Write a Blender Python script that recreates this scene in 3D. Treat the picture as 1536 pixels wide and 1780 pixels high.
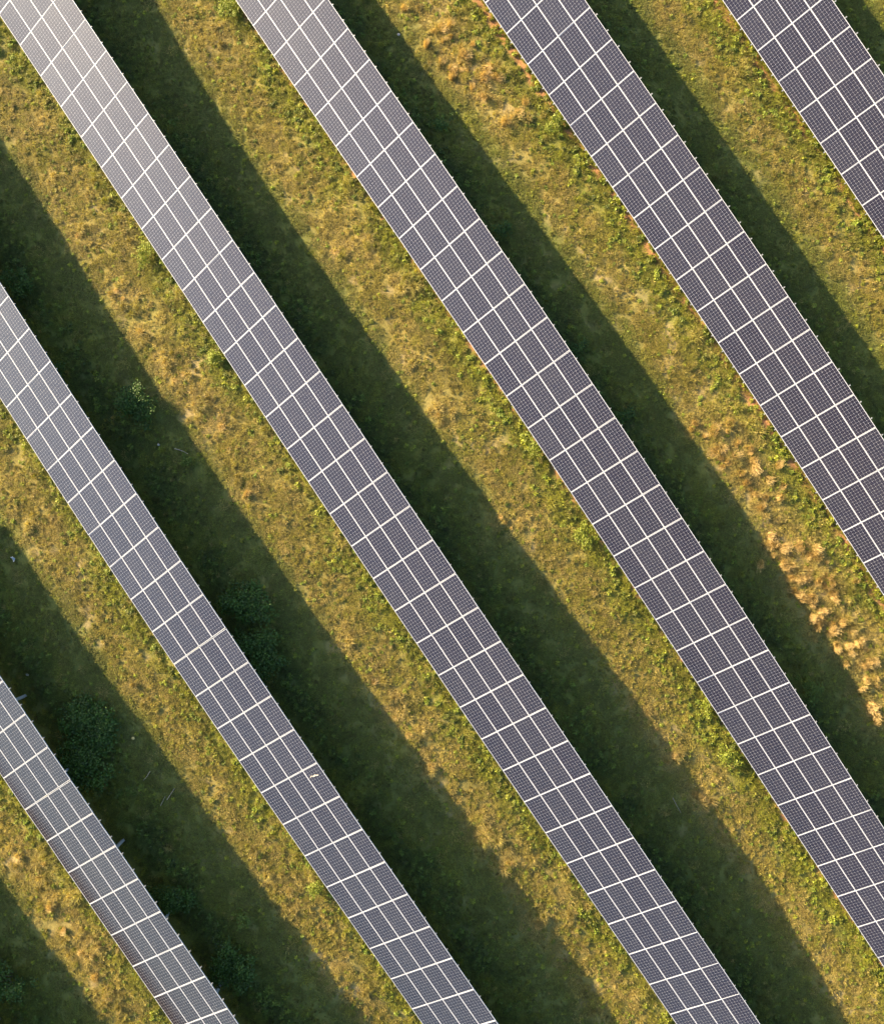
import bpy, math, random
import numpy as np
from mathutils import Matrix, Vector

for o in list(bpy.data.objects):
    bpy.data.objects.remove(o)
scene = bpy.context.scene
COL = scene.collection
R = math.radians

# ------------------------------------------------------------------ camera
CAM_Z = 46.5
cam_d = bpy.data.cameras.new('camera')
cam_d.sensor_fit = 'HORIZONTAL'
cam_d.sensor_width = 36.0
cam_d.lens = 1538.21 / 1536 * 36.0
cam_d.clip_start = 0.5
cam_d.clip_end = 3000
cam = bpy.data.objects.new('camera', cam_d)
COL.objects.link(cam)
cam.matrix_world = (Matrix.Translation((0, 0, CAM_Z)) @ Matrix.Rotation(0.001165, 4, 'X')
                    @ Matrix.Rotation(-0.001668, 4, 'Y'))
scene.camera = cam

# ------------------------------------------------------------------ light
SUN_EL = 18.3
SUN_AZ = 150.5            # direction towards the sun, counter-clockwise from +x
world = bpy.data.worlds.new('World')
scene.world = world
world.use_nodes = True
nt = world.node_tree
nt.nodes.clear()
sky = nt.nodes.new('ShaderNodeTexSky')
sky.sky_type = 'NISHITA'
sky.sun_disc = False
sky.sun_elevation = R(SUN_EL)
sky.sun_rotation = R(90 - SUN_AZ)
sky.altitude = 100
sky.air_density = 1.4
sky.dust_density = 3.2
sky.ozone_density = 4.0
bg = nt.nodes.new('ShaderNodeBackground')
bg.inputs['Strength'].default_value = 0.085
wo = nt.nodes.new('ShaderNodeOutputWorld')
nt.links.new(sky.outputs[0], bg.inputs['Color'])
nt.links.new(bg.outputs[0], wo.inputs['Surface'])

sun_d = bpy.data.lights.new('sun', 'SUN')
sun_d.energy = 5.0
sun_d.angle = R(0.5)
sun_d.color = (1.0, 0.80, 0.51)
sun = bpy.data.objects.new('sun', sun_d)
COL.objects.link(sun)
sdir = Vector((math.cos(R(SUN_EL)) * math.cos(R(SUN_AZ)), math.cos(R(SUN_EL)) * math.sin(R(SUN_AZ)), math.sin(R(SUN_EL))))
sun.rotation_euler = sdir.to_track_quat('Z', 'Y').to_euler()
sun.location = (-60, 40, 60)

scene.view_settings.view_transform = 'Standard'
scene.view_settings.look = 'None'
scene.view_settings.gamma = 1.0
scene.view_settings.exposure = 2.1
scene.view_settings.use_curve_mapping = False
scene.cycles.use_denoising = True
scene.cycles.denoiser = 'OPENIMAGEDENOISE'
scene.cycles.denoising_input_passes = 'RGB_ALBEDO_NORMAL'
scene.cycles.denoising_prefilter = 'ACCURATE'
scene.cycles.use_light_tree = False
scene.cycles.max_bounces = 4
scene.cycles.diffuse_bounces = 2
scene.cycles.glossy_bounces = 2
scene.cycles.transmission_bounces = 3
scene.cycles.sample_clamp_indirect = 0.4
scene.cycles.use_adaptive_sampling = True
scene.cycles.adaptive_threshold = 0.015

# ------------------------------------------------------------------ numeric helpers
def hash2(ix, iy, seed):
    h = (ix.astype(np.int64) * 374761393 + iy.astype(np.int64) * 668265263 + seed * 974634777) & 0xFFFFFFFF
    h = ((h ^ (h >> 13)) * 1274126177) & 0xFFFFFFFF
    h = (h ^ (h >> 16)) & 0xFFFFFF
    return h / float(0xFFFFFF)

def vnoise(x, y, scale, seed):
    x = x / scale; y = y / scale
    ix = np.floor(x); iy = np.floor(y)
    fx = x - ix; fy = y - iy
    fx = fx * fx * (3 - 2 * fx); fy = fy * fy * (3 - 2 * fy)
    a = hash2(ix, iy, seed); b = hash2(ix + 1, iy, seed)
    c = hash2(ix, iy + 1, seed); d = hash2(ix + 1, iy + 1, seed)
    return (a * (1 - fx) + b * fx) * (1 - fy) + (c * (1 - fx) + d * fx) * fy

def fbm(x, y, scale, seed, octs=4):
    v = 0; amp = 1; tot = 0
    for o in range(octs):
        ca, sa = math.cos(o * 1.1 + seed), math.sin(o * 1.1 + seed)
        v = v + amp * vnoise(x * ca - y * sa + 13.7 * o, x * sa + y * ca - 7.1 * o, scale / 2 ** o, seed + o * 17)
        tot += amp; amp *= 0.55
    return v / tot

def sstep(a, b, x):
    t = np.clip((x - a) / (b - a), 0, 1)
    return t * t * (3 - 2 * t)

# ------------------------------------------------------------------ the rows of solar tables, in plan and height
AZ = -0.982463
TILT = 0.425081
PITCH = 1.976
WIDTH = 4 * 0.999 + 3 * 0.008 + 0.008
AV = np.array([math.cos(AZ), math.sin(AZ), 0.0])      # along a row
BV = np.array([-math.sin(AZ), math.cos(AZ), 0.0])     # across, towards the raised edge
SC = 15.0
ROWS = {   # s, u, height polynomial, lateral polynomial, size;  centre joint, first and last joint, clearance
    'Z': ([9.2, -36.85, -45.5, -0.6, -1.25, 0.08, -0.11, 0.0, 0.0, 0.0, 0.0], 3.5, -9, 12, 1.0),
    'A': ([5.75168, -26.14929, -45.48634, -0.61529, -1.25211, 0.0807, -0.11107, 0.04726, -0.47525, -0.00796, -0.00844], 3.5, -9, 12, 0.88),
    'B': ([1.8728, -15.69816, -45.47751, -0.22801, -2.19578, -0.18407, 0.56483, 0.09296, -0.05728, -0.12442, 0.01169], 9.5, -10, 24, 1.03),
    'C': ([-1.1121, -4.7662, -45.49067, 0.2846, -2.3599, -0.24231, 0.83973, 0.04409, 0.04149, 0.02032, 0.01419], 15.0, -9, 34, 1.12),
    'D': ([3.69957, 6.15969, -45.52987, -0.63054, -2.22129, 0.4494, 0.89269, 0.09114, -0.03512, -0.0278, 0.00491], 15.43333, -8, 34, 0.95),
    'E': ([-2.27559, 16.74347, -45.58082, 0.41365, -0.45798, -0.50857, 0.14702, 0.04973, -0.28502, -0.0596, -0.01656], 9.5, -7, 23, 0.66),
    'F': ([-6.92828, 26.85993, -45.61057, 0.61066, -0.60164, 0.04004, -0.00328, -0.17083, -0.01884, -0.00482, -0.0224], 3.0, -6, 10, 0.7),
}
KEYS = 'ZABCDEF'

def row_table(k):
    """low edge points, up-slope directions and normals at every joint of a row"""
    q, c0, i0, i1, clr = ROWS[k]
    P = PITCH * (1 + q[-1])
    n = (i1 - i0) * 8 + 1
    ii = np.linspace(i0, i1, n)
    lo_fit, hi_fit = i0 + 5, i1 - 3
    ic = np.clip(ii, lo_fit, hi_fit)
    x = (ic - c0) / SC
    dz = sum(j * q[2 + j] * x ** (j - 1) for j in range(1, 5)) / SC
    du = (q[7] + 2 * q[8] * x + 3 * q[9] * x ** 2) / SC
    z = sum(q[2 + j] * x ** j for j in range(5)) + dz * (ii - ic)
    u = q[1] + q[7] * x + q[8] * x ** 2 + q[9] * x ** 3 + du * (ii - ic)
    ds = np.sqrt(P * P - dz * dz - du * du)
    h = ii[1] - ii[0]
    s = np.concatenate([[0], np.cumsum((ds[1:] + ds[:-1]) / 2 * h)])
    s = s - np.interp(c0, ii, s) + q[0]
    low = s[:, None] * AV + u[:, None] * BV + np.c_[0 * z, 0 * z, z + CAM_Z]
    T = ds[:, None] * AV + du[:, None] * BV + np.c_[0 * dz, 0 * dz, dz]
    T /= np.linalg.norm(T, axis=1)[:, None]
    cd = math.cos(TILT) * BV + np.array([0, 0, math.sin(TILT)])
    c = cd - (T @ cd)[:, None] * T
    c /= np.linalg.norm(c, axis=1)[:, None]
    return dict(i=ii, low=low, T=T, c=c, s=s, u=u, z=z + CAM_Z, w=WIDTH * (1 + q[-1]), clr=clr, size=1 + q[-1], i0=i0, i1=i1)

TAB = {k: row_table(k) for k in KEYS}

def lane_coords(x, y):
    s = x * AV[0] + y * AV[1]; u = x * BV[0] + y * BV[1]
    us = np.array([np.interp(s, TAB[k]['s'], TAB[k]['u']) for k in KEYS])
    return s, u, us

def ground_z(x, y):
    x = np.asarray(x, float); y = np.asarray(y, float)
    s, u, us = lane_coords(x, y)
    zs = np.array([np.interp(s, TAB[k]['s'], TAB[k]['z'] - TAB[k]['clr']) for k in KEYS])
    uc = us + 1.8
    z = zs[0].copy()
    for r in range(len(KEYS) - 1):
        t = np.clip((u - uc[r]) / (uc[r + 1] - uc[r]), 0, 1)
        z = np.where(u > uc[r], zs[r] + (zs[r + 1] - zs[r]) * t, z)
    return z

def ground_bumps(x, y):
    return (fbm(x, y, 1.6, 5, 3) - 0.5) * 0.10 + (fbm(x, y, 0.40, 9, 2) - 0.5) * 0.08

def gz(x, y):
    x = np.atleast_1d(np.asarray(x, float)); y = np.atleast_1d(np.asarray(y, float))
    return ground_z(x, y) + ground_bumps(x, y)

def zones(x, y):
    """cover of the ground: how green, dry, bare or red it is, by where it lies between the rows"""
    s, u, us = lane_coords(x, y)
    w = WIDTH * math.cos(TILT)
    d_hi = np.full_like(u, 50.0)      # metres beyond the raised edge of the row behind
    d_lo = np.full_like(u, 50.0)      # metres short of the low edge of the row ahead
    lane = np.zeros_like(u)
    for r in range(len(KEYS)):
        t = u - (us[r] + w)
        d_hi = np.where(u > us[r], t, d_hi)
        lane = np.where(u > us[r], r + 1, lane)
        d = us[r] - u
        d_lo = np.where((d > -w) & (d < d_lo), d, d_lo)
    n1 = fbm(x, y, 5.0, 21, 4); n2 = fbm(x, y, 1.3, 33, 4); n3 = fbm(x, y, 2.4, 47, 3); n4 = fbm(x, y, 0.6, 71, 3)
    streak = vnoise(s, u, 1.0, 801) * 0 + vnoise(s / 9.0, u, 0.55, 803) * 0.6 + vnoise(s / 5.0, u, 0.28, 805) * 0.4
    wob = (n3 - 0.5) * 1.2
    weed = sstep(1.9, 0.2, d_lo + wob) * sstep(-1.2, -0.3, d_lo)          # lush strip along each low edge
    lush = sstep(2.4, 0.6, d_hi + wob * 1.3) * sstep(-1.5, 0.2, d_hi)      # dark green strip of growth behind each raised edge
    under = sstep(0.3, -0.8, np.maximum(d_hi, -50)) * (d_hi < 0.3)
    mown = sstep(1.6, 2.4, d_hi + wob) * sstep(4.3, 3.5, d_hi + wob * 0.5)
    green = np.clip(0.25 + 0.75 * weed + 0.7 * lush + (n2 - 0.5) * 0.9 + (n1 - 0.5) * 0.8, 0, 1)
    straw = sstep(0.52, 0.72, n3 * 0.55 + n2 * 0.45) * sstep(3.0, 4.0, d_hi)
    near = np.zeros_like(x)
    for tx, ty in ALL_TUFTS:
        near = np.maximum(near, np.exp(-((x - tx) ** 2 + (y - ty) ** 2) / 0.75))
    straw = np.clip(straw * 0.55 + near * 0.75, 0, 1)
    bare = 0.8 * sstep(0.58, 0.74, fbm(x, y, 0.8, 91, 4) * 0.75 + n1 * 0.25) * (1 - weed) * (1 - 0.5 * lush) * (0.35 + 0.65 * sstep(3.0, 4.0, d_hi))
    red = sstep(0.30, 0.08, np.abs(d_lo + 0.02) + (n4 - 0.5) * 0.35) * np.where(lane >= 5, 1.0, 0.08)
    return dict(s=s, u=u, d_hi=d_hi, d_lo=d_lo, lane=lane, weed=weed, lush=lush, under=under, mown=mown, green=green,
                straw=straw, bare=bare, red=red, n1=n1, n2=n2, n3=n3, n4=n4, streak=streak)

# ------------------------------------------------------------------ materials
def new_mat(name):
    m = bpy.data.materials.new(name)
    m.use_nodes = True
    m.node_tree.nodes.clear()
    return m, m.node_tree.nodes, m.node_tree.links

def mnode(N, L, op, a, b=None, c=None):
    n = N.new('ShaderNodeMath'); n.operation = op
    for i, v in enumerate((a, b, c)):
        if v is None: continue
        if isinstance(v, (int, float)): n.inputs[i].default_value = v
        else: L.new(v, n.inputs[i])
    return n.outputs[0]

def mixc(N, L, fac, a, b, mode='MIX'):
    n = N.new('ShaderNodeMix'); n.data_type = 'RGBA'; n.blend_type = mode
    for sock, v in ((n.inputs[0], fac), (n.inputs[6], a), (n.inputs[7], b)):
        if isinstance(v, (int, float)): sock.default_value = v
        elif isinstance(v, tuple): sock.default_value = (*v, 1) if len(v) == 3 else v
        else: L.new(v, sock)
    return n.outputs[2]

def principled(name, base, rough=0.6, metallic=0.0, spec=0.5, noise=0.0, nscale=20.0):
    m, N, L = new_mat(name)
    b = N.new('ShaderNodeBsdfPrincipled'); o = N.new('ShaderNodeOutputMaterial')
    L.new(b.outputs[0], o.inputs[0])
    b.inputs['Roughness'].default_value = rough; b.inputs['Metallic'].default_value = metallic
    b.inputs['Specular IOR Level'].default_value = spec
    if noise:
        tc = N.new('ShaderNodeTexCoord'); nz = N.new('ShaderNodeTexNoise')
        nz.inputs['Scale'].default_value = nscale; nz.inputs['Detail'].default_value = 4
        L.new(tc.outputs['Object'], nz.inputs['Vector'])
        lo = tuple(c * (1 - noise) for c in base); hi = tuple(min(1, c * (1 + noise)) for c in base)
        L.new(mixc(N, L, nz.outputs[0], lo, hi), b.inputs['Base Color'])
    else:
        b.inputs['Base Color'].default_value = (*base, 1)
    return m

CELL = 0.1585
def cells_material():
    m, N, L = new_mat('solar cells under glass')
    b = N.new('ShaderNodeBsdfPrincipled'); o = N.new('ShaderNodeOutputMaterial')
    L.new(b.outputs[0], o.inputs[0])
    tc = N.new('ShaderNodeTexCoord'); sp = N.new('ShaderNodeSeparateXYZ')
    L.new(tc.outputs['Object'], sp.inputs[0])
    def local(axis, n):
        v = mnode(N, L, 'DIVIDE', sp.outputs[axis], CELL)
        v2 = mnode(N, L, 'ADD', v, n / 2.0)
        f = mnode(N, L, 'FRACT', v2)
        d = mnode(N, L, 'MULTIPLY', mnode(N, L, 'ABSOLUTE', mnode(N, L, 'SUBTRACT', f, 0.5)), CELL)   # 0..CELL/2 from the centre
        inside = mnode(N, L, 'LESS_THAN', mnode(N, L, 'ABSOLUTE', v), n / 2.0)
        return d, inside, mnode(N, L, 'FLOOR', v2), f
    dx, inx, ix, fx = local(0, 12)
    dy, iny, iy, fy = local(1, 6)
    half = CELL / 2
    gx = mnode(N, L, 'LESS_THAN', dx, half - 0.0022)
    gy = mnode(N, L, 'LESS_THAN', dy, half - 0.0022)
    cut = mnode(N, L, 'LESS_THAN', mnode(N, L, 'ADD', dx, dy), 2 * half - 0.020)     # clipped corners
    cell = mnode(N, L, 'MULTIPLY', mnode(N, L, 'MULTIPLY', gx, gy), cut)
    cell = mnode(N, L, 'MULTIPLY', cell, mnode(N, L, 'MULTIPLY', inx, iny))
    # three ribbons along each cell
    rb = mnode(N, L, 'ABSOLUTE', mnode(N, L, 'SUBTRACT', mnode(N, L, 'FRACT', mnode(N, L, 'MULTIPLY', fy, 3.0)), 0.5))
    ribbon = mnode(N, L, 'LESS_THAN', rb, 0.016)
    # slight differences between cells and between panels
    oi = N.new('ShaderNodeObjectInfo')
    wn = N.new('ShaderNodeTexWhiteNoise'); wn.noise_dimensions = '3D'
    cv = N.new('ShaderNodeCombineXYZ')
    L.new(ix, cv.inputs[0]); L.new(iy, cv.inputs[1]); L.new(mnode(N, L, 'MULTIPLY', oi.outputs['Random'], 91.0), cv.inputs[2])
    L.new(cv.outputs[0], wn.inputs['Vector'])
    base = mixc(N, L, oi.outputs['Random'], (0.0125, 0.0062, 0.0080), (0.0105, 0.0064, 0.0105))
    base = mixc(N, L, mnode(N, L, 'MULTIPLY', wn.outputs[0], 0.5), base, (0.0125, 0.0098, 0.0135))
    base = mixc(N, L, mnode(N, L, 'MULTIPLY', ribbon, 0.6), base, (0.12, 0.115, 0.115))
    col = mixc(N, L, cell, (0.23, 0.225, 0.235), base)
    # thin dust
    nz = N.new('ShaderNodeTexNoise'); nz.inputs['Scale'].default_value = 2.2; nz.inputs['Detail'].default_value = 5
    ge = N.new('ShaderNodeNewGeometry'); L.new(ge.outputs['Position'], nz.inputs['Vector'])
    dirt = mnode(N, L, 'MULTIPLY', mnode(N, L, 'MULTIPLY_ADD', nz.outputs[0], 0.03, 0.002), mnode(N, L, 'MULTIPLY_ADD', oi.outputs['Random'], 1.3, 0.35))
    mr = N.new('ShaderNodeMapRange'); mr.inputs['From Min'].default_value = -0.38; mr.inputs['From Max'].default_value = -0.48     # dirt washed to the lower edge
    L.new(sp.outputs[1], mr.inputs['Value'])
    dirt = mnode(N, L, 'ADD', dirt, mnode(N, L, 'MULTIPLY', mr.outputs[0], mnode(N, L, 'MULTIPLY', nz.outputs[0], 0.06)))
    col = mixc(N, L, dirt, col, (0.30, 0.25, 0.21))
    L.new(col, b.inputs['Base Color'])
    b.inputs['Roughness'].default_value = 0.16
    b.inputs['IOR'].default_value = 1.88
    return m

MAT = {}
MAT['cells'] = cells_material()
MAT['frame'] = principled('anodised aluminium frame', (0.47, 0.485, 0.53), 0.5, 0.0, 0.4)
MAT['rail'] = principled('aluminium rail', (0.25, 0.26, 0.27), 0.5, 0.3, 0.5, 0.08, 9)
MAT['steel'] = principled('galvanised steel', (0.40, 0.42, 0.43), 0.5, 0.4, 0.5, 0.2, 14)
MAT['bark'] = principled('bark', (0.10, 0.075, 0.05), 0.9, 0, 0.2, 0.4, 30)
MAT['deadwood'] = principled('bleached dead wood', (0.36, 0.30, 0.23), 0.9, 0, 0.2, 0.3, 30)
MAT['plastic'] = principled('torn pale plastic', (0.34, 0.38, 0.40), 0.5, 0, 0.5, 0.45, 14)
MAT['dropping'] = principled('dried bird dropping', (0.46, 0.42, 0.36), 0.9, 0, 0.2, 0.25, 60)
MAT['dead_leaf'] = principled('pale dead leaf', (0.55, 0.42, 0.16), 0.8, 0, 0.2, 0.25, 40)
MAT['stone'] = principled('pale stone', (0.42, 0.37, 0.31), 0.9, 0, 0.2, 0.3, 22)

def ground_material():
    m, N, L = new_mat('soil and thatch')
    b = N.new('ShaderNodeBsdfPrincipled'); o = N.new('ShaderNodeOutputMaterial')
    L.new(b.outputs[0], o.inputs[0])
    b.inputs['Roughness'].default_value = 0.95; b.inputs['Specular IOR Level'].default_value = 0.15
    at = N.new('ShaderNodeAttribute'); at.attribute_name = 'tint'
    tc = N.new('ShaderNodeTexCoord')
    n1 = N.new('ShaderNodeTexNoise'); n1.inputs['Scale'].default_value = 9; n1.inputs['Detail'].default_value = 8; n1.inputs['Roughness'].default_value = 0.7
    L.new(tc.outputs['Object'], n1.inputs['Vector'])
    n2 = N.new('ShaderNodeTexNoise'); n2.inputs['Scale'].default_value = 55; n2.inputs['Detail'].default_value = 4
    L.new(tc.outputs['Object'], n2.inputs['Vector'])
    v = mnode(N, L, 'MULTIPLY_ADD', n1.outputs[0], 1.5, 0.25)
    hv = N.new('ShaderNodeHueSaturation'); L.new(at.outputs['Color'], hv.inputs['Color']); L.new(v, hv.inputs['Value'])
    col = mixc(N, L, mnode(N, L, 'MULTIPLY', n2.outputs[0], 0.35), hv.outputs[0], (0.20, 0.15, 0.08))
    L.new(col, b.inputs['Base Color'])
    bp = N.new('ShaderNodeBump'); bp.inputs['Strength'].default_value = 0.8; bp.inputs['Distance'].default_value = 0.05
    L.new(n1.outputs[0], bp.inputs['Height']); L.new(bp.outputs[0], b.inputs['Normal'])
    return m
MAT['ground'] = ground_material()

def blade_material(name, instanced, base=(0.1, 0.1, 0.03), transl=0.35, rough=0.6, vary=0.5, warm=(0.30, 0.22, 0.07), warm_amt=0.3):
    """leaf or blade: matt front, light shining through; 'rnd' varies each blade"""
    m, N, L = new_mat(name)
    o = N.new('ShaderNodeOutputMaterial')
    if instanced:
        at = N.new('ShaderNodeAttribute'); at.attribute_type = 'INSTANCER'; at.attribute_name = 'tint'
        c = at.outputs['Color']
    else:
        rg = N.new('ShaderNodeRGB'); rg.outputs[0].default_value = (*base, 1); c = rg.outputs[0]
    rn = N.new('ShaderNodeAttribute'); rn.attribute_name = 'rnd'
    hv = N.new('ShaderNodeHueSaturation'); L.new(c, hv.inputs['Color'])
    L.new(mnode(N, L, 'MULTIPLY_ADD', rn.outputs['Fac'], 2 * vary, 1 - vary), hv.inputs['Value'])
    c2 = mixc(N, L, mnode(N, L, 'MULTIPLY', mnode(N, L, 'FRACT', mnode(N, L, 'MULTIPLY', rn.outputs['Fac'], 7.31)), warm_amt), hv.outputs[0], warm)
    d = N.new('ShaderNodeBsdfDiffuse'); t = N.new('ShaderNodeBsdfTranslucent'); L.new(c2, d.inputs[0])
    L.new(mixc(N, L, 1.0, c2, (1.15, 1.1, 0.55), 'MULTIPLY'), t.inputs[0])
    mx = N.new('ShaderNodeMixShader'); mx.inputs[0].default_value = transl
    L.new(d.outputs[0], mx.inputs[1]); L.new(t.outputs[0], mx.inputs[2])
    g = N.new('ShaderNodeBsdfGlossy'); g.inputs['Roughness'].default_value = rough; g.inputs['Color'].default_value = (0.9, 0.9, 0.9, 1)
    m2 = N.new('ShaderNodeMixShader'); m2.inputs[0].default_value = 0.025
    L.new(mx.outputs[0], m2.inputs[1]); L.new(g.outputs[0], m2.inputs[2])
    L.new(m2.outputs[0], o.inputs[0])
    return m
MAT['grass'] = blade_material('grass blades', True)
MAT['weed_leaf_i'] = blade_material('low weed leaves', True, vary=0.4, warm_amt=0.15)
MAT['straw'] = blade_material('straw', False, (0.54, 0.385, 0.145), 0.35, vary=0.4, warm=(0.60, 0.41, 0.17), warm_amt=0.5)
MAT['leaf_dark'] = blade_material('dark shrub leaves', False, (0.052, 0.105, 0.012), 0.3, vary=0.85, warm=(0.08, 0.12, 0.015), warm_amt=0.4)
MAT['leaf_mid'] = blade_material('mid green leaves', False, (0.11, 0.17, 0.02), 0.35, vary=0.4, warm=(0.16, 0.16, 0.03), warm_amt=0.3)
MAT['leaf_bright'] = blade_material('bright weed leaves', False, (0.22, 0.26, 0.02), 0.35, vary=0.35, warm=(0.22, 0.19, 0.03), warm_amt=0.4)

# ------------------------------------------------------------------ mesh helpers
def mesh_obj(name, verts, faces, mat, parent=None, link=True, attrs=None):
    me = bpy.data.meshes.new(name)
    me.from_pydata([tuple(v) for v in verts], [], [tuple(f) for f in faces])
    if mat is not None: me.materials.append(mat)
    if attrs is not None:
        a = me.attributes.new('rnd', 'FLOAT', 'FACE')
        a.data.foreach_set('value', np.asarray(attrs, np.float32))
    me.update()
    o = bpy.data.objects.new(name, me)
    if link: COL.objects.link(o)
    if parent is not None: o.parent = parent
    return o

def tag(o, label=None, cat=None, group=None, kind=None):
    if label: o['label'] = label
    if cat: o['category'] = cat
    if group: o['group'] = group
    if kind: o['kind'] = kind
    return o

def empty(name, loc):
    e = bpy.data.objects.new(name, None)
    COL.objects.link(e); e.location = loc
    e.empty_display_size = 0.3
    return e

def box(x0, x1, y0, y1, z0, z1):
    v = [(x0, y0, z0), (x1, y0, z0), (x1, y1, z0), (x0, y1, z0), (x0, y0, z1), (x1, y0, z1), (x1, y1, z1), (x0, y1, z1)]
    f = [(0, 3, 2, 1), (4, 5, 6, 7), (0, 1, 5, 4), (1, 2, 6, 5), (2, 3, 7, 6), (3, 0, 4, 7)]
    return v, f

def join(parts):
    V, F = [], []
    for v, f in parts:
        n = len(V); V += list(v); F += [tuple(i + n for i in q) for q in f]
    return V, F

def tube(path, radii, sides=5):
    V, F = [], []
    path = [Vector(p) for p in path]
    for i, p in enumerate(path):
        t = (path[min(i + 1, len(path) - 1)] - path[max(i - 1, 0)]).normalized()
        a = t.orthogonal().normalized(); b = t.cross(a)
        for k in range(sides):
            an = 2 * math.pi * k / sides
            V.append(p + (a * math.cos(an) + b * math.sin(an)) * radii[i])
    for i in range(len(path) - 1):
        for k in range(sides):
            F.append((i * sides + k, i * sides + (k + 1) % sides, (i + 1) * sides + (k + 1) % sides, (i + 1) * sides + k))
    F.append(tuple(range(sides - 1, -1, -1))); F.append(tuple(range((len(path) - 1) * sides, len(path) * sides)))
    return V, F

def pix_ground(px, py, h=0.0):
    """the place on the ground that a line of sight of the photograph meets"""
    d = cam.matrix_world.to_3x3() @ Vector(((px - 768) / 1538.21, -(py - 890) / 1538.21, -1.0))
    t = 46.0
    for _ in range(12):
        z = float(ground_z([d.x * t], [d.y * t])[0]) + h
        t = (z - CAM_Z) / d.z
    return d.x * t, d.y * t

TUFTS = [   # tall dry tufts at the places the photograph shows them (source pixels of their tops)
    ('tall golden straw tuft in the upper patch between the fourth and fifth rows', 1.0,
     [(699, 10), (742, 72), (765, 43), (822, 73), (785, 132), (822, 150), (845, 113), (799, 113), (812, 120), (879, 207), (902, 193), (805, 90), (862, 127), (765, 107), (782, 60), (842, 165)]),
    ('tall golden straw tuft in the middle right patch between the fourth and fifth rows', 1.0,
     [(1243, 752), (1266, 748), (1247, 776), (1282, 773), (1305, 776), (1255, 797), (1277, 796), (1315, 810), (1290, 824), (1259, 811), (1337, 829), (1311, 860), (1324, 883), (1211, 736), (1357, 866)]),
    ('tall golden straw tuft in the dense patch between the fourth and fifth rows', 1.05,
     [(1341, 940), (1361, 953), (1397, 953), (1421, 955), (1348, 963), (1424, 969), (1377, 984), (1410, 992), (1391, 1003), (1377, 1010), (1437, 1002), (1427, 1017), (1452, 1016), (1409, 1012), (1390, 1031),
      (1413, 1040), (1397, 1045), (1452, 1031), (1450, 1038)]),
    ('tall golden straw tuft in the lowest patch at the right border', 1.05,
     [(1429, 1062), (1419, 1082), (1424, 1094), (1469, 1088), (1448, 1099), (1485, 1098), (1459, 1121), (1512, 1149), (1503, 1155), (1480, 1135), (1518, 1226), (1525, 1243), (1531, 1259), (1505, 1196), (1525, 1180)]),
    ('tall dry grass tuft at the shadow edge of the third row, lower right', 0.8,
     [(1208, 1380), (1228, 1400), (1171, 1316), (1254, 1443), (1140, 1270), (1218, 1390)]),
    ('tall dry grass tuft along the shadow edge of the second row, upper left', 0.75,
     [(200, 503), (247, 580), (130, 407), (280, 633), (337, 700), (383, 740), (427, 856), (300, 660), (212, 520)]),
    ('tall dry grass tuft along the shadow edge of the second row, below the photo centre', 0.8,
     [(676, 1223), (686, 1246), (712, 1279), (650, 1189), (749, 1336), (886, 1503), (934, 1613), (609, 1116), (845, 1463)]),
    ('tall dry grass tuft along the shadow edge of the third row, near the photo centre', 0.75,
     [(715, 636), (869, 900), (582, 433), (760, 720), (890, 915)]),
    ('tall dry grass tuft on the sunlit strip in the lower left corner', 0.75,
     [(30, 1490), (62, 1530), (85, 1580), (110, 1620), (140, 1660), (165, 1700), (70, 1500), (120, 1560), (175, 1650), (190, 1740)]),
]
TUFT_XY = [[pix_ground(px, py, 0.33 * big) for px, py in pts] for _, big, pts in TUFTS]
ALL_TUFTS = np.array([p for w in TUFT_XY for p in w])

# ------------------------------------------------------------------ ground
def axis(lo, hi, step, far):
    inner = np.arange(lo, hi + step / 2, step)
    out = [hi]; st = step
    while out[-1] < far:
        st *= 1.35; out.append(out[-1] + st)
    out = np.array(out[1:])
    return np.concatenate([lo - (out - hi)[::-1], inner, out])
XV = axis(-29.0, 29.0, 0.16, 700); YV = axis(-32.5, 33.5, 0.16, 700)
gx, gy = np.meshgrid(XV, YV)
fx, fy = gx.ravel(), gy.ravel()

C_OLIVE = np.array([0.250, 0.212, 0.032]); C_DRY = np.array([0.390, 0.305, 0.070]); C_YG = np.array([0.230, 0.240, 0.018])
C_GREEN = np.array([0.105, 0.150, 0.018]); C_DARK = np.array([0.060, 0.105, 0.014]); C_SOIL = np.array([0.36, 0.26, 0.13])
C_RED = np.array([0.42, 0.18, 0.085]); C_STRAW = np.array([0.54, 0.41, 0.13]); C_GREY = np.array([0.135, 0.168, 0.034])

def lerp(a, b, t):
    return a + (b - a) * np.asarray(t)[..., None]

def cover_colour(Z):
    c = lerp(C_OLIVE, C_DRY, sstep(0.40, 0.75, Z['n1'] * 0.22 + Z['n2'] * 0.15 + Z['n4'] * 0.18 + Z['streak'] * 0.45))
    c = lerp(c, np.array([0.125, 0.170, 0.020]), 0.75 * sstep(4.2, 3.0, Z['d_hi']))  # row shade put into the colour: darker, greener across each shadow strip
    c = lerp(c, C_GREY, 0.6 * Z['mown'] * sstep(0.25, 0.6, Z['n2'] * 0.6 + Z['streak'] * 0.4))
    c = lerp(c, C_YG, sstep(0.35, 0.85, Z['green']) * (1 - 0.5 * Z['lush']))
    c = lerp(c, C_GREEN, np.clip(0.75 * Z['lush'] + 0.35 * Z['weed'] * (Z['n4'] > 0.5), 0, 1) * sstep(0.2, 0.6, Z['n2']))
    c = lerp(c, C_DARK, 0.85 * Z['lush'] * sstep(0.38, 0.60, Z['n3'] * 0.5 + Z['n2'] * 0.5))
    c = lerp(c, C_STRAW, 0.55 * Z['straw'])
    return c

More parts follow.
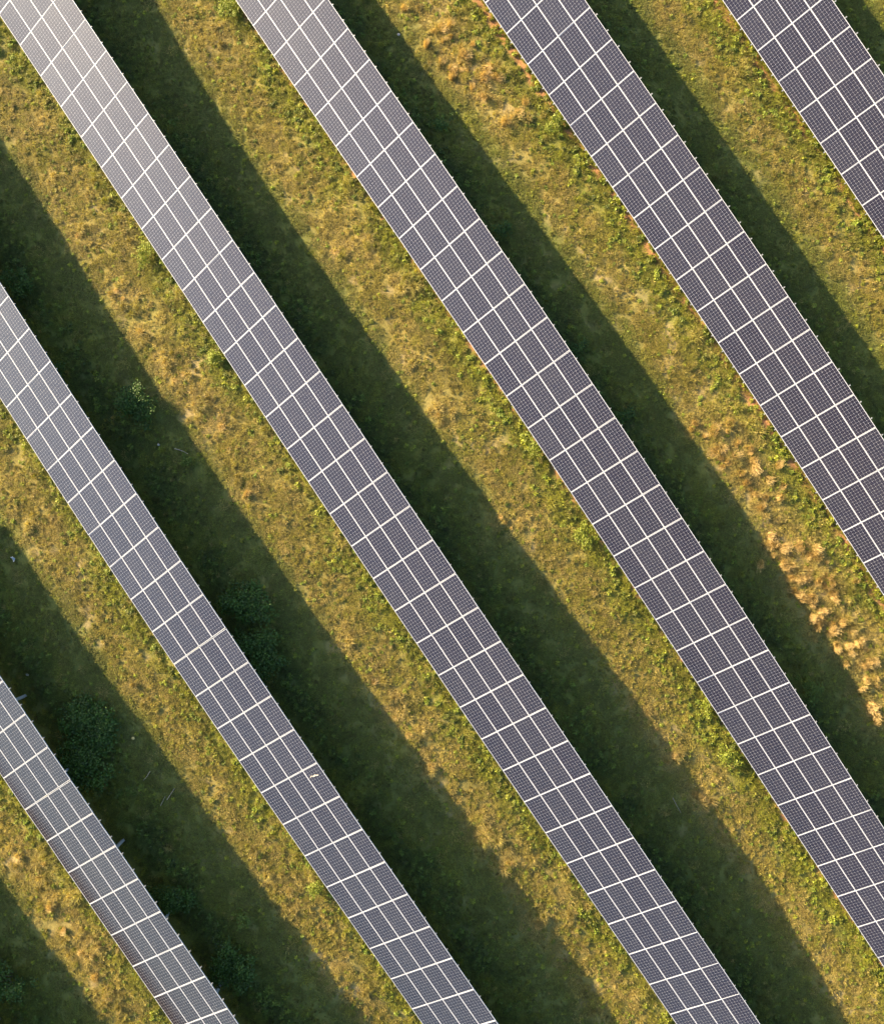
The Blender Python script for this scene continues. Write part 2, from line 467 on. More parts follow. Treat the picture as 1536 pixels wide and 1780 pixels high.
ZG = zones(fx, fy)
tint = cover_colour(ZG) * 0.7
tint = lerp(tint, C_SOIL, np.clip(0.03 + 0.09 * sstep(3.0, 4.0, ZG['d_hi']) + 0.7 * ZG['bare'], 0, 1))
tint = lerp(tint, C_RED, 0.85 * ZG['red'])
zz = ground_z(fx, fy) + ground_bumps(fx, fy)
nx, ny = len(XV), len(YV)
idx = np.arange(nx * ny).reshape(ny, nx)
quads = np.stack([idx[:-1, :-1], idx[:-1, 1:], idx[1:, 1:], idx[1:, :-1]], -1).reshape(-1, 4)
me = bpy.data.meshes.new('ground')
me.vertices.add(nx * ny); me.vertices.foreach_set('co', np.c_[fx, fy, zz].ravel())
me.loops.add(quads.size); me.loops.foreach_set('vertex_index', quads.ravel().astype(np.int32))
me.polygons.add(len(quads)); me.polygons.foreach_set('loop_start', np.arange(0, quads.size, 4, dtype=np.int32))
me.polygons.foreach_set('loop_total', np.full(len(quads), 4, dtype=np.int32))
me.update(calc_edges=True)
me.polygons.foreach_set('use_smooth', np.ones(len(quads), dtype=bool))
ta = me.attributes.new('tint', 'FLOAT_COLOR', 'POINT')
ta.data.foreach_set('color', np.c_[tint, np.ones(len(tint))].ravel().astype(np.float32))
me.materials.append(MAT['ground'])
ground = bpy.data.objects.new('ground', me); COL.objects.link(ground)
tag(ground, 'grassy field of dry olive turf and bare soil under the solar rows', 'ground', kind='structure')

# ------------------------------------------------------------------ solar rows
PX, PY = 1.968, 0.999
pv, pf = box(-PX / 2 + 0.006, PX / 2 - 0.006, -PY / 2 + 0.006, PY / 2 - 0.006, -0.012, -0.005)
panel_mesh = mesh_obj('solar_panel', pv, pf, MAT['cells'], link=False).data
def frame_shape():
    o = [(-PX / 2, -PY / 2), (PX / 2, -PY / 2), (PX / 2, PY / 2), (-PX / 2, PY / 2)]
    i = [(x - math.copysign(0.016, x), y - math.copysign(0.016, y)) for x, y in o]
    V = [(x, y, 0) for x, y in o] + [(x, y, 0) for x, y in i] + [(x, y, -0.04) for x, y in o] + [(x, y, -0.04) for x, y in i]
    F = []
    for k in range(4):
        n = (k + 1) % 4
        F += [(k, n, 4 + n, 4 + k), (4 + k, 4 + n, 12 + n, 12 + k), (8 + n, 8 + k, 12 + k, 12 + n), (n, k, 8 + k, 8 + n)]
    return V, F
frame_mesh = mesh_obj('frame', *frame_shape(), MAT['frame'], link=False).data
rail_mesh = mesh_obj('rail', *join([box(-0.022, 0.022, -WIDTH / 2 - 0.05, WIDTH / 2 + 0.075, -0.09, -0.042),
                                    box(-0.03, 0.03, WIDTH / 2 + 0.012, WIDTH / 2 + 0.05, -0.05, -0.012)]), MAT['rail'], link=False).data
def hbeam(h, b=0.14, t=0.012):
    return join([box(-b / 2, b / 2, -b / 2, -b / 2 + t, 0, h), box(-b / 2, b / 2, b / 2 - t, b / 2, 0, h), box(-t / 2, t / 2, -b / 2 + t, b / 2 - t, 0, h)])

LABELS = {
    'Z': 'row of tilted solar panels just outside the lower left corner, seen only by its shadow',
    'A': 'short solar panel row in the lower left corner with steel posts showing behind it',
    'B': 'second solar panel row from the lower left, with a pale bird dropping on it',
    'C': 'long solar panel row running from the top left corner to the bottom right',
    'D': 'solar panel row between the longest row and the row beside the golden straw',
    'E': 'solar panel row on the right, low edge along the tall golden straw patches',
    'F': 'short solar panel row cut off by the top right corner, red soil along it',
}
rng = random.Random(4)
row_obj = {}
def basis_matrix(p, x, y, loc):
    x = Vector(x).normalized(); y = Vector(y); z = x.cross(y).normalized(); y = z.cross(x)
    M = Matrix((x, y, z)).transposed().to_4x4(); M.translation = Vector(p) - loc
    return M

for k in KEYS:
    t = TAB[k]
    mid = t['low'][len(t['low']) // 2] + BV * 1.8
    loc = Vector((mid[0], mid[1], float(gz(mid[0], mid[1])[0])))
    row = empty('solar_panel_row', loc)
    tag(row, LABELS[k], 'solar panels', 'parallel rows of solar panels on the field')
    row_obj[k] = row
    J = {int(i): n for n, i in enumerate(t['i']) if abs(i - round(i)) < 1e-6}
    sz = t['size']
    wide_gaps = {'A': [1], 'B': [8]}.get(k, [])
    for i in range(t['i0'], t['i1']):
        a, b = J[i], J[i + 1]
        pa, pb = t['low'][a], t['low'][b]
        X = pb - pa; Y = t['c'][(a + b) // 2]
        cen = (pa + pb) / 2
        half = -0.004 if (i + 1) in wide_gaps else (0.004 if i in wide_gaps else 0.0)
        for j in range(4):
            y = (j + 0.5) * t['w'] / 4
            p = cen + Y * y + (X / np.linalg.norm(X)) * (half + rng.uniform(-.002, .002)) + Y * rng.uniform(-.002, .002)
            o = bpy.data.objects.new('solar_panel', panel_mesh); COL.objects.link(o); o.parent = row
            M = basis_matrix(p, X, Y, loc)
            M = M @ Matrix.Rotation(R(rng.gauss(0, 0.28)), 4, 'X') @ Matrix.Rotation(R(rng.gauss(0, 0.22)), 4, 'Y')
            sx = sz * (1 - 0.004 if half else 1)
            o.matrix_basis = M @ Matrix.Diagonal((sx, sz, 1, 1))
            f = bpy.data.objects.new('frame', frame_mesh); COL.objects.link(f); f.parent = o
        for q in (-0.25, 0.25):
            o = bpy.data.objects.new('rail', rail_mesh); COL.objects.link(o); o.parent = row
            o.matrix_basis = basis_matrix(cen + X * q + Y * t['w'] / 2, X, Y, loc)
    # beams along the row, posts and braces below
    N_ = np.cross(t['T'], t['c'])
    for y in (0.75, t['w'] - 0.95):
        pts = (t['low'] + t['c'] * y - N_ * 0.16)[::8]
        tv, tf = [], []
        for n, pnt in enumerate(pts):
            c_, n_ = t['c'][n * 8], N_[n * 8]
            for du, dn in ((-.045, -.065), (.045, -.065), (.045, .065), (-.045, .065)):
                tv.append(Vector(pnt + c_ * du + n_ * dn) - loc)
        for n in range(len(pts) - 1):
            for e in range(4):
                tf.append((n * 4 + e, (n + 1) * 4 + e, (n + 1) * 4 + (e + 1) % 4, n * 4 + (e + 1) % 4))
        mesh_obj('purlin', tv, tf, MAT['steel'], row)
    i = t['i0'] + {'A': 0.6}.get(k, 1.0)
    while i < t['i1'] - 0.3:
        n = int(round((i - t['i0']) * 8))
        for y in (0.75, t['w'] - 0.95):
            top = t['low'][n] + t['c'][n] * y - N_[n] * 0.22
            g = float(gz(top[0], top[1])[0]) - 0.3
            hv, hf = hbeam(top[2] - g)
            o = mesh_obj('post', hv, hf, MAT['steel'], row)
            o.matrix_basis = Matrix.Translation(Vector((top[0], top[1], g)) - loc) @ Matrix.Rotation(AZ, 4, 'Z')
        lowb = t['low'][n] + t['c'][n] * 0.75; hib = t['low'][n] + t['c'][n] * (t['w'] - 0.95)
        pb0 = Vector((lowb[0], lowb[1], lowb[2] - 0.75)) - loc; pb1 = Vector(hib - N_[n] * 0.30) - loc
        mesh_obj('brace', *tube([pb0, pb1], [0.03, 0.03], 4), MAT['steel'], row)
        i += 2.3

# ------------------------------------------------------------------ low turf: blades scattered over the whole field
def clump(name, n, rad, h0, h1, width, lean, seed, mat, droop=0.5):
    r = np.random.default_rng(seed)
    V, F, A = [], [], []
    for _ in range(n):
        rr = rad * math.sqrt(r.random()); an = r.random() * 6.283
        bx, by = rr * math.cos(an), rr * math.sin(an)
        h = h0 + (h1 - h0) * r.random()
        la = an + r.normal() * 1.2; ln = h * lean * (0.4 + r.random())
        dx, dy = math.cos(la), math.sin(la); w = width * (0.6 + 0.8 * r.random())
        wx, wy = -dy * w / 2, dx * w / 2
        b = len(V)
        mx, my, mz = bx + dx * ln * 0.35, by + dy * ln * 0.35, h * 0.72
        tx, ty, tz = bx + dx * ln, by + dy * ln, h * (1 - droop * r.random())
        V += [(bx - wx, by - wy, -0.03), (bx + wx, by + wy, -0.03), (mx + wx * .85, my + wy * .85, mz), (mx - wx * .85, my - wy * .85, mz), (tx, ty, tz)]
        F += [(b, b + 1, b + 2, b + 3), (b + 3, b + 2, b + 4)]
        q = r.random(); A += [q, q]
    return mesh_obj(name, V, F, mat, link=False, attrs=A)

def leafy(name, n, rad, hgt, leaf, seed, mat):
    r = np.random.default_rng(seed)
    V, F, A = [], [], []
    for _ in range(n):
        rr = rad * math.sqrt(r.random()); an = r.random() * 6.283
        c = Vector((rr * math.cos(an), rr * math.sin(an), hgt * (1 - (rr / rad) ** 2) * (0.35 + 0.65 * r.random()) + 0.01))
        la = an + r.normal() * 0.7; tilt = r.normal() * 0.35 - 0.15
        d = Vector((math.cos(la) * math.cos(tilt), math.sin(la) * math.cos(tilt), math.sin(tilt)))
        sd = Vector((-math.sin(la), math.cos(la), r.normal() * 0.35)).normalized()
        l = leaf * (0.6 + 0.8 * r.random()); w = l * 0.34
        b = len(V); up = Vector((0, 0, l * 0.12))
        V += [c - d * l / 2, c + sd * w - d * l * 0.05 + up, c + d * l / 2, c - sd * w - d * l * 0.05 + up]
        F += [(b, b + 1, b + 2), (b, b + 2, b + 3)]
        q = r.random(); A += [q, q]
    return mesh_obj(name, V, F, mat, link=False, attrs=A)

src = bpy.data.collections.new('turf_sources')
def add_src(o):
    src.objects.link(o)
kinds = []
for v in range(3): add_src(clump('a_short_turf_%d' % v, 130, 0.27, 0.03, 0.09, 0.015, 1.3, 100 + v, MAT['grass']))
for v in range(3): add_src(clump('b_mid_turf_%d' % v, 46, 0.075, 0.07, 0.17, 0.018, 0.9, 200 + v, MAT['grass']))
for v in range(3): add_src(leafy('c_low_weed_%d' % v, 30, 0.13, 0.13, 0.085, 300 + v, MAT['weed_leaf_i']))
for v in range(2): add_src(clump('d_long_turf_%d' % v, 70, 0.12, 0.18, 0.38, 0.014, 0.9, 400 + v, MAT['grass'], 0.6))

def scatter(name, label, dens, kind_pick, seed):
    """points with a colour, size and turn of their own; each carries one small clump"""
    r = np.random.default_rng(seed)
    x0, x1, y0, y1 = -26.5, 26.5, -30.0, 30.5
    n = int((x1 - x0) * (y1 - y0) * dens)
    x = r.uniform(x0, x1, n); y = r.uniform(y0, y1, n)
    Z = zones(x, y)
    keep, kind, scale, col = kind_pick(Z, r, x, y)
    x, y, kind, scale, col = x[keep], y[keep], kind[keep], scale[keep], col[keep]
    z = ground_z(x, y) + ground_bumps(x, y)
    me = bpy.data.meshes.new(name)
    me.vertices.add(len(x)); me.vertices.foreach_set('co', np.c_[x, y, z].ravel())
    for an, tp, data in (('kind', 'INT', kind.astype(np.int32)), ('size', 'FLOAT', scale.astype(np.float32)),
                         ('turn', 'FLOAT', r.uniform(0, 6.283, len(x)).astype(np.float32))):
        at = me.attributes.new(an, tp, 'POINT'); at.data.foreach_set('value', data)
    at = me.attributes.new('tint', 'FLOAT_COLOR', 'POINT')
    at.data.foreach_set('color', np.c_[col, np.ones(len(x))].ravel().astype(np.float32))
    me.update()
    o = bpy.data.objects.new(name, me); COL.objects.link(o)
    tag(o, label, 'grass', kind='stuff')
    ng = bpy.data.node_groups.new(name + '_scatter', 'GeometryNodeTree')
    ng.interface.new_socket('Geometry', in_out='INPUT', socket_type='NodeSocketGeometry')
    ng.interface.new_socket('Geometry', in_out='OUTPUT', socket_type='NodeSocketGeometry')
    gi = ng.nodes.new('NodeGroupInput'); go = ng.nodes.new('NodeGroupOutput')
    ip = ng.nodes.new('GeometryNodeInstanceOnPoints'); ci = ng.nodes.new('GeometryNodeCollectionInfo')
    ci.inputs['Collection'].default_value = src; ci.inputs['Separate Children'].default_value = True
    ci.inputs['Reset Children'].default_value = True
    def attr(nm, tp):
        a = ng.nodes.new('GeometryNodeInputNamedAttribute'); a.data_type = tp; a.inputs['Name'].default_value = nm
        return a.outputs['Attribute']
    cx = ng.nodes.new('ShaderNodeCombineXYZ')
    ng.links.new(attr('turn', 'FLOAT'), cx.inputs[2])
    ng.links.new(gi.outputs[0], ip.inputs['Points']); ng.links.new(ci.outputs[0], ip.inputs['Instance'])
    ip.inputs['Pick Instance'].default_value = True
    ng.links.new(attr('kind', 'INT'), ip.inputs['Instance Index'])
    ng.links.new(cx.outputs[0], ip.inputs['Rotation'])
    ng.links.new(attr('size', 'FLOAT'), ip.inputs['Scale'])
    ng.links.new(ip.outputs[0], go.inputs[0])
    md = o.modifiers.new('scatter', 'NODES'); md.node_group = ng
    return o

def visible(Z):
    return ~((Z['d_hi'] < -1.0) & (Z['d_lo'] < -0.6))

def blade_colour(Z, r, n, spread):
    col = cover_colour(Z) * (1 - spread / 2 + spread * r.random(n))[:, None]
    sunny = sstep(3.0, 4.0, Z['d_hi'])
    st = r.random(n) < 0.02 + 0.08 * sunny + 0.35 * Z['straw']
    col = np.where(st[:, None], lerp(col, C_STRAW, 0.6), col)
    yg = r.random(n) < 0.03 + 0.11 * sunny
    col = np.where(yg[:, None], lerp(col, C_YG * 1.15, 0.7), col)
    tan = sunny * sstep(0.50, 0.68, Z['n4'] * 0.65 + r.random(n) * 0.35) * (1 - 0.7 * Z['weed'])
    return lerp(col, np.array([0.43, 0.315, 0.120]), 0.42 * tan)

def pick_turf(Z, r, x, y):
    n = len(x)
    bare = np.clip(Z['bare'] * 0.7 + Z['red'] * 0.8, 0, 0.95)
    keep = visible(Z) & (r.random(n) > bare)
    return keep, r.integers(0, 3, n), r.uniform(0.7, 1.25, n), blade_colour(Z, r, n, 0.7)

def pick_tussock(Z, r, x, y):
    n = len(x)
    fine = vnoise(x, y, 0.33, 501) * 0.6 + vnoise(x, y, 0.75, 502) * 0.4
    pr = sstep(0.30, 0.66, fine + (Z['streak'] - 0.5) * 0.3) * np.clip(0.85 + 0.3 * Z['lush'] + 0.2 * Z['weed'] + 0.4 * Z['straw'] - 0.25 * Z['mown'], 0.1, 1) * (1 - 0.8 * Z['bare']) * (1 - 0.85 * Z['red'])
    keep = visible(Z) & (r.random(n) < pr)
    kind = np.where(r.random(n) < 0.5 * Z['straw'] ** 2 + 0.03 * Z['lush'], r.integers(9, 11, n), r.integers(3, 6, n))
    scale = r.uniform(0.4, 1.0, n) * (1 + 0.3 * Z['straw'] + 0.25 * Z['weed'] - 0.3 * Z['mown'])
    return keep, kind, scale, blade_colour(Z, r, n, 1.15)

def pick_weed(Z, r, x, y):
    n = len(x)
    fine = vnoise(x, y, 0.5, 601)
    pr = np.clip(0.16 + 0.85 * Z['weed'] * sstep(0.3, 0.6, fine) + 0.7 * Z['lush'] * sstep(0.38, 0.6, Z['n2']) + 0.18 * sstep(0.5, 0.75, fine) * (1 - 0.8 * Z['mown']), 0, 1)
    keep = visible(Z) & (r.random(n) < pr) & (Z['d_lo'] > -0.2)
    kind = r.integers(6, 9, n)
    scale = r.uniform(0.5, 1.25, n) * (0.85 + 0.4 * Z['weed'] + 0.35 * Z['lush'])
    c = lerp(np.array([0.25, 0.26, 0.018]), np.array([0.14, 0.19, 0.018]), r.random(n))
    c = lerp(c, np.array([0.07, 0.125, 0.016]), 0.75 * Z['lush'])
    return keep, kind, scale, c * (0.55 + 0.95 * r.random(n))[:, None]

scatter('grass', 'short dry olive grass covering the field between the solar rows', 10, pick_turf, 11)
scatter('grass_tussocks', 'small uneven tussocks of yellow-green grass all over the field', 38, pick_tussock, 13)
scatter('ground_cover_weeds', 'low green broad-leaved weeds spread through the grass along the rows', 14, pick_weed, 12)

# ------------------------------------------------------------------ shrubs
def shrub_mesh(rad, hgt, n, leaf, seed, lobes=7):
    """leaves gathered in sprays at the ends of twigs, with gaps between the sprays"""
    r = np.random.default_rng(seed)
    V, F, A = [], [], []
    blobs = []
    for b in range(lobes):
        an = r.random() * 6.283; rr = rad * 0.66 * math.sqrt(r.random())
        blobs.append((Vector((rr * math.cos(an), rr * math.sin(an), hgt * (0.35 + 0.4 * r.random()))), rad * (0.28 + 0.26 * r.random()), hgt * (0.28 + 0.3 * r.random())))
    sprays = []
    for _ in range(max(8, n // 26)):
        c0, br, bh = blobs[r.integers(0, lobes)]
        d = Vector(r.normal(size=3)).normalized()
        if d.z < -0.1: d.z = -d.z
        q = 0.6 + 0.5 * r.random()
        sprays.append((c0 + Vector((d.x * br * q, d.y * br * q, d.z * bh * q)), d, 0.5 * r.random()))
    for _ in range(n):
        c0, d, tone = sprays[r.integers(0, len(sprays))]
        sp = leaf * 1.25
        c = c0 + Vector((r.normal() * sp, r.normal() * sp, r.normal() * sp * 0.45))
        la = math.atan2(c.y - c0.y, c.x - c0.x) + r.normal() * 0.5; tl = r.normal() * 0.35 - 0.25
        dd = Vector((math.cos(la) * math.cos(tl), math.sin(la) * math.cos(tl), math.sin(tl)))
        sd = Vector((-math.sin(la), math.cos(la), r.normal() * 0.35)).normalized()
        l = leaf * (0.6 + 0.8 * r.random()); w = l * 0.34; up = Vector((0, 0, l * 0.1))
        b = len(V)
        V += [c - dd * l / 2, c + sd * w + up, c + dd * l / 2, c - sd * w + up]
        F += [(b, b + 1, b + 2), (b, b + 2, b + 3)]
        x = min(0.999, tone + 0.5 * r.random()); A += [x, x]
    return (V, F, A), blobs

def shrub(name, label, cat, px, py, rad, hgt, n, leaf, seed, mat, group, lobes=7):
    x, y = pix_ground(px, py, hgt * 0.6)
    z = float(gz(x, y)[0])
    e = empty(name, (x, y, z))
    tag(e, label, cat, group)
    (V, F, A), blobs = shrub_mesh(rad, hgt, n, leaf, seed, lobes)
    mesh_obj('foliage', V, F, mat, e, attrs=A)
    parts = []
    for c0, br, bh in blobs:
        m = Vector((c0.x * 0.45, c0.y * 0.45, c0.z * 0.55))
        parts.append(tube([(c0.x * 0.04, c0.y * 0.04, -0.05), m, c0 + Vector((0, 0, bh * 0.6))], [0.02 * hgt, 0.014 * hgt, 0.005 * hgt], 5))
    mesh_obj('stems', *join(parts), MAT['bark'], e)
    return e

SH = [
    ('shrub', 'largest dark green shrub, spreading beside the lower left solar row', 150, 1270, 1.85, 0.66, 5600, .12, 'leaf_dark', 11),
    ('shrub', 'dark green shrub growing against the lower side of the largest shrub', 130, 1328, 1.65, 0.95, 4600, .12, 'leaf_dark', 9),
    ('shrub', 'dark green shrub close behind the second row, upper of a touching pair', 425, 1052, 1.5, 0.95, 4200, .11, 'leaf_dark', 8),
    ('shrub', 'dark green shrub close behind the second row, lower of a touching pair', 448, 1128, 1.6, 1.05, 4800, .11, 'leaf_dark', 8),
    ('shrub', 'round dark green shrub alone in the shade, upper left of the photo', 237, 706, 1.15, 0.85, 3200, .10, 'leaf_dark', 7),
    ('shrub', 'dark green shrub behind the lower left row, beside the third post', 303, 1560, 1.25, 1.0, 3000, .10, 'leaf_dark', 7),
    ('shrub', 'dark green shrub lowest behind the lower left row, beside the last post', 403, 1682, 1.4, 1.0, 3400, .11, 'leaf_dark', 8),
    ('shrub', 'dark green shrub in the shade at the bottom left corner of the photo', 14, 1712, 1.4, 1.1, 1800, .11, 'leaf_dark', 8),
    ('shrub', 'blue-green shrub at the left edge above the second solar row', 28, 492, 0.95, 0.9, 1300, .10, 'leaf_dark', 7),
    ('weed_bush', 'bright yellow-green bush at the low edge of the long row, upper left', 252, 440, 0.72, 0.6, 650, .09, 'leaf_bright', 6),
    ('weed_bush', 'bright yellow-green bush at the low edge of the long row, below its twin', 371, 624, 0.66, 0.55, 600, .09, 'leaf_bright', 6),
    ('weed_bush', 'bright green bush at the low edge of a row by the top border', 398, 14, 0.72, 0.6, 650, .09, 'leaf_bright', 6),
    ('weed_bush', 'bright green bush at the low edge of the right row near the straw', 968, 214, 0.65, 0.55, 560, .09, 'leaf_bright', 6),
    ('weed_bush', 'bright green bush low beside the fourth row, centre right of the photo', 1018, 932, 0.7, 0.55, 620, .09, 'leaf_bright', 6),
    ('weed_bush', 'bright green bush half under the fourth row, right of the photo centre', 922, 772, 0.62, 0.5, 520, .09, 'leaf_bright', 6),
    ('weed_bush', 'bright green bush at the low edge of the second row near the bottom', 553, 1548, 0.6, 0.5, 480, .09, 'leaf_bright', 5),
    ('weed_bush', 'bright green bush at the low edge of the fourth row, lower right', 1268, 1310, 0.66, 0.5, 540, .09, 'leaf_bright', 6),
    ('weed_bush', 'bright green bush at the low edge of the fourth row, above the lower right one', 1228, 1228, 0.6, 0.5, 480, .09, 'leaf_bright', 6),
    ('weed_bush', 'small mid green bush in the shade beside a pale twig', 322, 797, 0.42, 0.4, 300, .08, 'leaf_mid', 5),
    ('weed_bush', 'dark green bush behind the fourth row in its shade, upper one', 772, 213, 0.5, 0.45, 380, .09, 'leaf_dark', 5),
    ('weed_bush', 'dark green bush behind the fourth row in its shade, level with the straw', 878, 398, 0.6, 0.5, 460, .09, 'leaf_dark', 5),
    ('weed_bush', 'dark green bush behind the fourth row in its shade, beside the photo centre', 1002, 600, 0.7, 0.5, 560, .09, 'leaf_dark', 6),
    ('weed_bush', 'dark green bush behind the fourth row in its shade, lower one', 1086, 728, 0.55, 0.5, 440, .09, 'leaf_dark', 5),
    ('weed_bush', 'dark green bush behind the fourth row in its shade, far lower right', 1410, 1200, 0.6, 0.5, 460, .09, 'leaf_mid', 6),
    ('weed_bush', 'mid green bush in the bottom left lane between the two rows', 415, 1600, 0.55, 0.45, 400, .09, 'leaf_mid', 5),
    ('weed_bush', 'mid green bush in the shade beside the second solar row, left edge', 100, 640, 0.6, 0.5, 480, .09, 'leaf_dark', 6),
]
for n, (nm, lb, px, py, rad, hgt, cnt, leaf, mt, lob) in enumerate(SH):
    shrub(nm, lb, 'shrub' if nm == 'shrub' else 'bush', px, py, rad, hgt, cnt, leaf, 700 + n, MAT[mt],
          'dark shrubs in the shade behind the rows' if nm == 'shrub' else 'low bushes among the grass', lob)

# ------------------------------------------------------------------ tall straw tufts
def straw_mesh(seed, n=210, h=0.5):
    r = np.random.default_rng(seed)
    V, F, A = [], [], []
    lean = r.random() * 6.283
    for _ in range(n):
        rr = 0.24 * math.sqrt(r.random()) * (0.7 + 0.5 * r.random()); an = r.random() * 6.283
        b0 = Vector((rr * math.cos(an), rr * math.sin(an), -0.03))
        la = an + r.normal() * 1.0; hh = h * (0.35 + 0.65 * r.random()); ln = hh * (0.04 + 0.26 * r.random())
        d = Vector((math.cos(la) + 1.1 * math.cos(lean), math.sin(la) + 1.1 * math.sin(lean), 0)); w = 0.008 * (0.7 + 0.6 * r.random())
        sd = Vector((-d.y, d.x, 0)).normalized() * w
        m = b0 + d * ln * 0.35 + Vector((0, 0, hh * 0.7)); t_ = b0 + d * ln + Vector((0, 0, hh * (0.85 + 0.2 * r.random())))
        b = len(V)
        V += [b0 - sd / 2, b0 + sd / 2, m + sd / 2, m - sd / 2, t_ + sd * 0.3, t_ - sd * 0.3]
        F += [(b, b + 1, b + 2, b + 3), (b + 3, b + 2, b + 4, b + 5)]
        q = r.random(); A += [q, q]
        if r.random() < 0.55:            # seed head
            e = (t_ - m).normalized(); l = 0.06 + 0.05 * r.random(); ww = sd.normalized() * 0.014; b = len(V)
            V += [t_, t_ + e * l * 0.5 + ww, t_ + e * l, t_ + e * l * 0.5 - ww]
            F += [(b, b + 1, b + 2, b + 3)]; A.append(r.random())
    return V, F, A
straw_meshes = [mesh_obj('straw_tuft', *straw_mesh(900 + s)[:2], MAT['straw'], link=False, attrs=straw_mesh(900 + s)[2]).data for s in range(5)]
rt = random.Random(77)
for (lb, big, pts), wp in zip(TUFTS, TUFT_XY):
    for (x, y) in wp:
        for extra in range(rt.choice((2, 2, 3)) if big >= 1 else rt.choice((1, 1, 2))):
            xx = x + rt.gauss(0, .05 + .2 * extra); yy = y + rt.gauss(0, .05 + .2 * extra)
            o = bpy.data.objects.new('straw_tuft', straw_meshes[rt.randrange(5)]); COL.objects.link(o)
            sc = rt.uniform(0.45, 0.9) * big
            o.location = (xx, yy, float(gz(xx, yy)[0])); o.rotation_euler = (rt.gauss(0.15, .15), rt.gauss(0.22, .15), rt.uniform(0, 6.28)); o.scale = (sc * rt.uniform(.6, 1.4), sc * rt.uniform(.8, 1.3), sc)
            tag(o, lb, 'grass tuft', lb.replace('tuft', 'tufts', 1))

# ------------------------------------------------------------------ small things
def scrap():
    x, y = pix_ground(26, 971)
    r = np.random.default_rng(5)
    V, F = [], []
    for i in range(5):
        for j in range(3):
            V.append(((i - 2) * 0.075 + r.normal() * .02, (j - 1) * 0.055 + r.normal() * .02 - abs(i - 2) * .03, 0.10 + r.random() * 0.09))
    for i in range(4):
        for j in range(2):
            F.append((i * 3 + j, (i + 1) * 3 + j, (i + 1) * 3 + j + 1, i * 3 + j + 1))
    n = len(V); V += [(a, b, c - 0.012) for a, b, c in V]; F += [tuple(n + q for q in reversed(f)) for f in F[:8]]
    o = mesh_obj('plastic_scrap', V, F, MAT['plastic'])
    o.location = (x, y, float(gz(x, y)[0])); o.rotation_euler = (0.1, 0.1, R(-65))
    tag(o, 'crumpled white plastic scrap lying in the shade at the left edge', 'litter')
scrap()
def stick(pts, rad, label, lift=0.07):
    W_ = [pix_ground(*p) for p in pts]
    P = [Vector((x, y, float(gz(x, y)[0]) + lift + 0.03 * math.sin(i * 2.1))) for i, (x, y) in enumerate(W_)]
    c = P[len(P) // 2].copy()
    o = mesh_obj('twig', *tube([p - c for p in P], [rad * (1 - 0.5 * i / len(P)) for i in range(len(P))], 6), MAT['deadwood'])
    o.location = c; tag(o, label, 'twig', 'dead twigs in the shade')
stick([(304, 780), (312, 782), (320, 785), (327, 789)], 0.022, 'pale curved twig in the shade below the round shrub')
stick([(262, 1340), (256, 1350), (250, 1356)], 0.016, 'short pale twig in the shade right of the largest shrub', 0.1)
stick([(291, 1390), (298, 1379), (304, 1370)], 0.016, 'pale leaning twig below the largest shrub, in the shade', 0.1)
stick([(280, 1400), (284, 1392), (288, 1384)], 0.012, 'thin short twig beside the pale leaning twig in the shade', 0.1)
stick([(1168, 1386), (1174, 1398), (1182, 1412)], 0.014, 'thin pale twig in the shade beside the third row, lower right', 0.1)

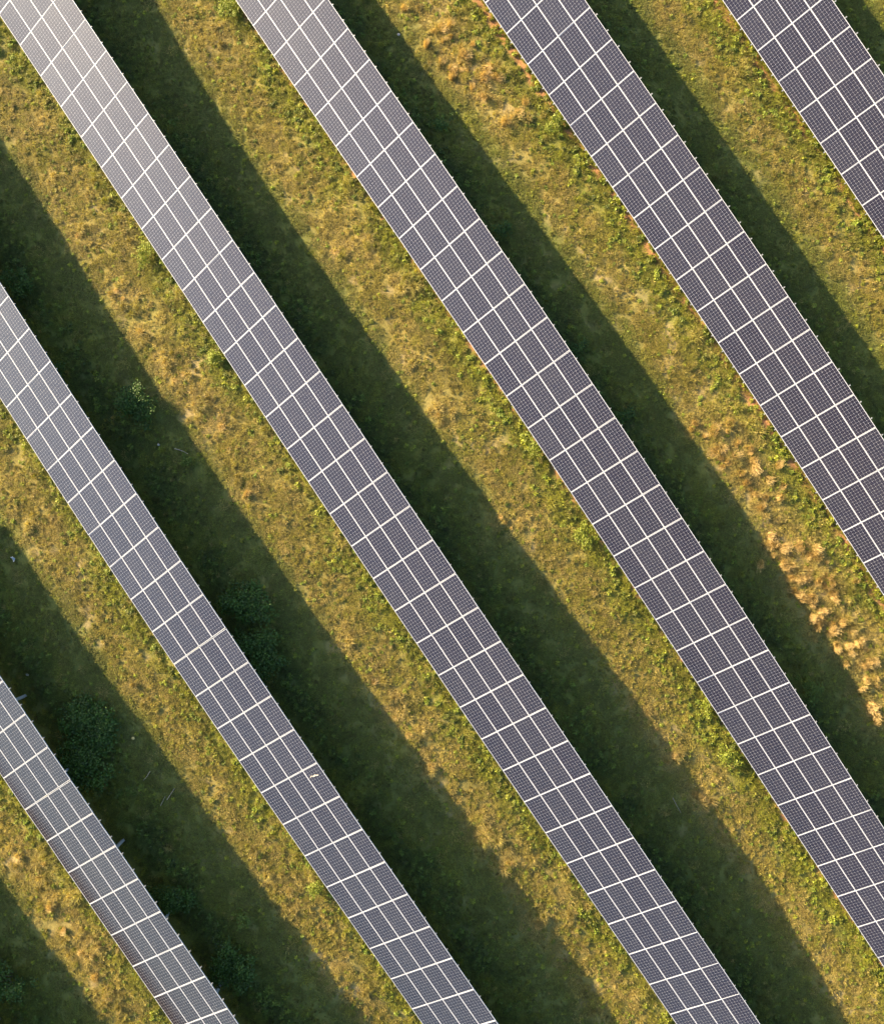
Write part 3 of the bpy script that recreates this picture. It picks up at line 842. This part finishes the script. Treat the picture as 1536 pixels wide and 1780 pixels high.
def dropping():
    t = TAB['B']
    # on the top panel of column 12, where the streak lies in the photograph
    n = int((12.28 - t['i0']) * 8)
    r = np.random.default_rng(3)
    N_ = np.cross(t['T'][n], t['c'][n])
    base = t['low'][n] + t['c'][n] * (3.42 * t['size']) + N_ * 0.0035
    V, F = [], []
    for b, (cx, cy, rx, ry) in enumerate([(0, 0.05, .05, .20), (0.03, .28, .045, .13), (-.03, -.2, .03, .11), (.04, -.33, .018, .07), (-.05, .12, .02, .08)]):
        s = len(V)
        for k in range(10):
            a = k / 10 * 6.283; q = 1 + r.normal() * 0.16
            V.append((cx + math.cos(a) * rx * q, cy + math.sin(a) * ry * q, 0.0))
        V.append((cx, cy, 0.006 + b * 0.0008))
        for k in range(10): F.append((s + k, s + (k + 1) % 10, s + 10))
    o = mesh_obj('bird_dropping', V, F, MAT['dropping'])
    M = basis_matrix(base, t['T'][n], t['c'][n], Vector((0, 0, 0)))
    o.matrix_world = M @ Matrix.Rotation(R(-8), 4, 'Z') @ Matrix.Scale(0.72, 4)
    tag(o, 'pale streaky bird dropping on a panel of the second row', 'dropping')
dropping()
def pebble(px, py, rad, label, mat='stone', name='stone', cat='stone', flat=0.5):
    x, y = pix_ground(px, py)
    r = np.random.default_rng(int(px))
    V, F = [], []
    for i in range(1, 4):
        for k in range(7):
            a = k / 7 * 6.283; ph = i / 4 * math.pi; q = rad * (0.8 + 0.4 * r.random())
            V.append((math.sin(ph) * math.cos(a) * q, math.sin(ph) * math.sin(a) * q, math.cos(ph) * q * flat))
    V += [(0, 0, rad * flat), (0, 0, -rad * flat)]
    for i in range(2):
        for k in range(7):
            F.append((i * 7 + k, (i + 1) * 7 + k, (i + 1) * 7 + (k + 1) % 7, i * 7 + (k + 1) % 7))
    for k in range(7):
        F.append((21, k, (k + 1) % 7)); F.append((22, 14 + (k + 1) % 7, 14 + k))
    o = mesh_obj(name, V, F, MAT[mat]); o.location = (x, y, float(gz(x, y)[0]) + 0.07)
    tag(o, label, cat)
pebble(232, 1283, 0.09, 'pale yellow dead leaf on the shaded grass right of the largest shrub', 'dead_leaf', 'dead_leaf', 'leaf', 0.3)
pebble(49, 1172, 0.08, 'small pale stone in the shade at the left edge, above the lower left row', 'stone', 'stone', 'stone', 0.6)
pebble(276, 773, 0.07, 'small pale stone in the shade left of the curved twig', 'stone', 'stone', 'stone', 0.6)
pebble(693, 60, 0.08, 'small pale stone in the shade behind the fourth row near the top', 'stone', 'stone', 'stone', 0.6)
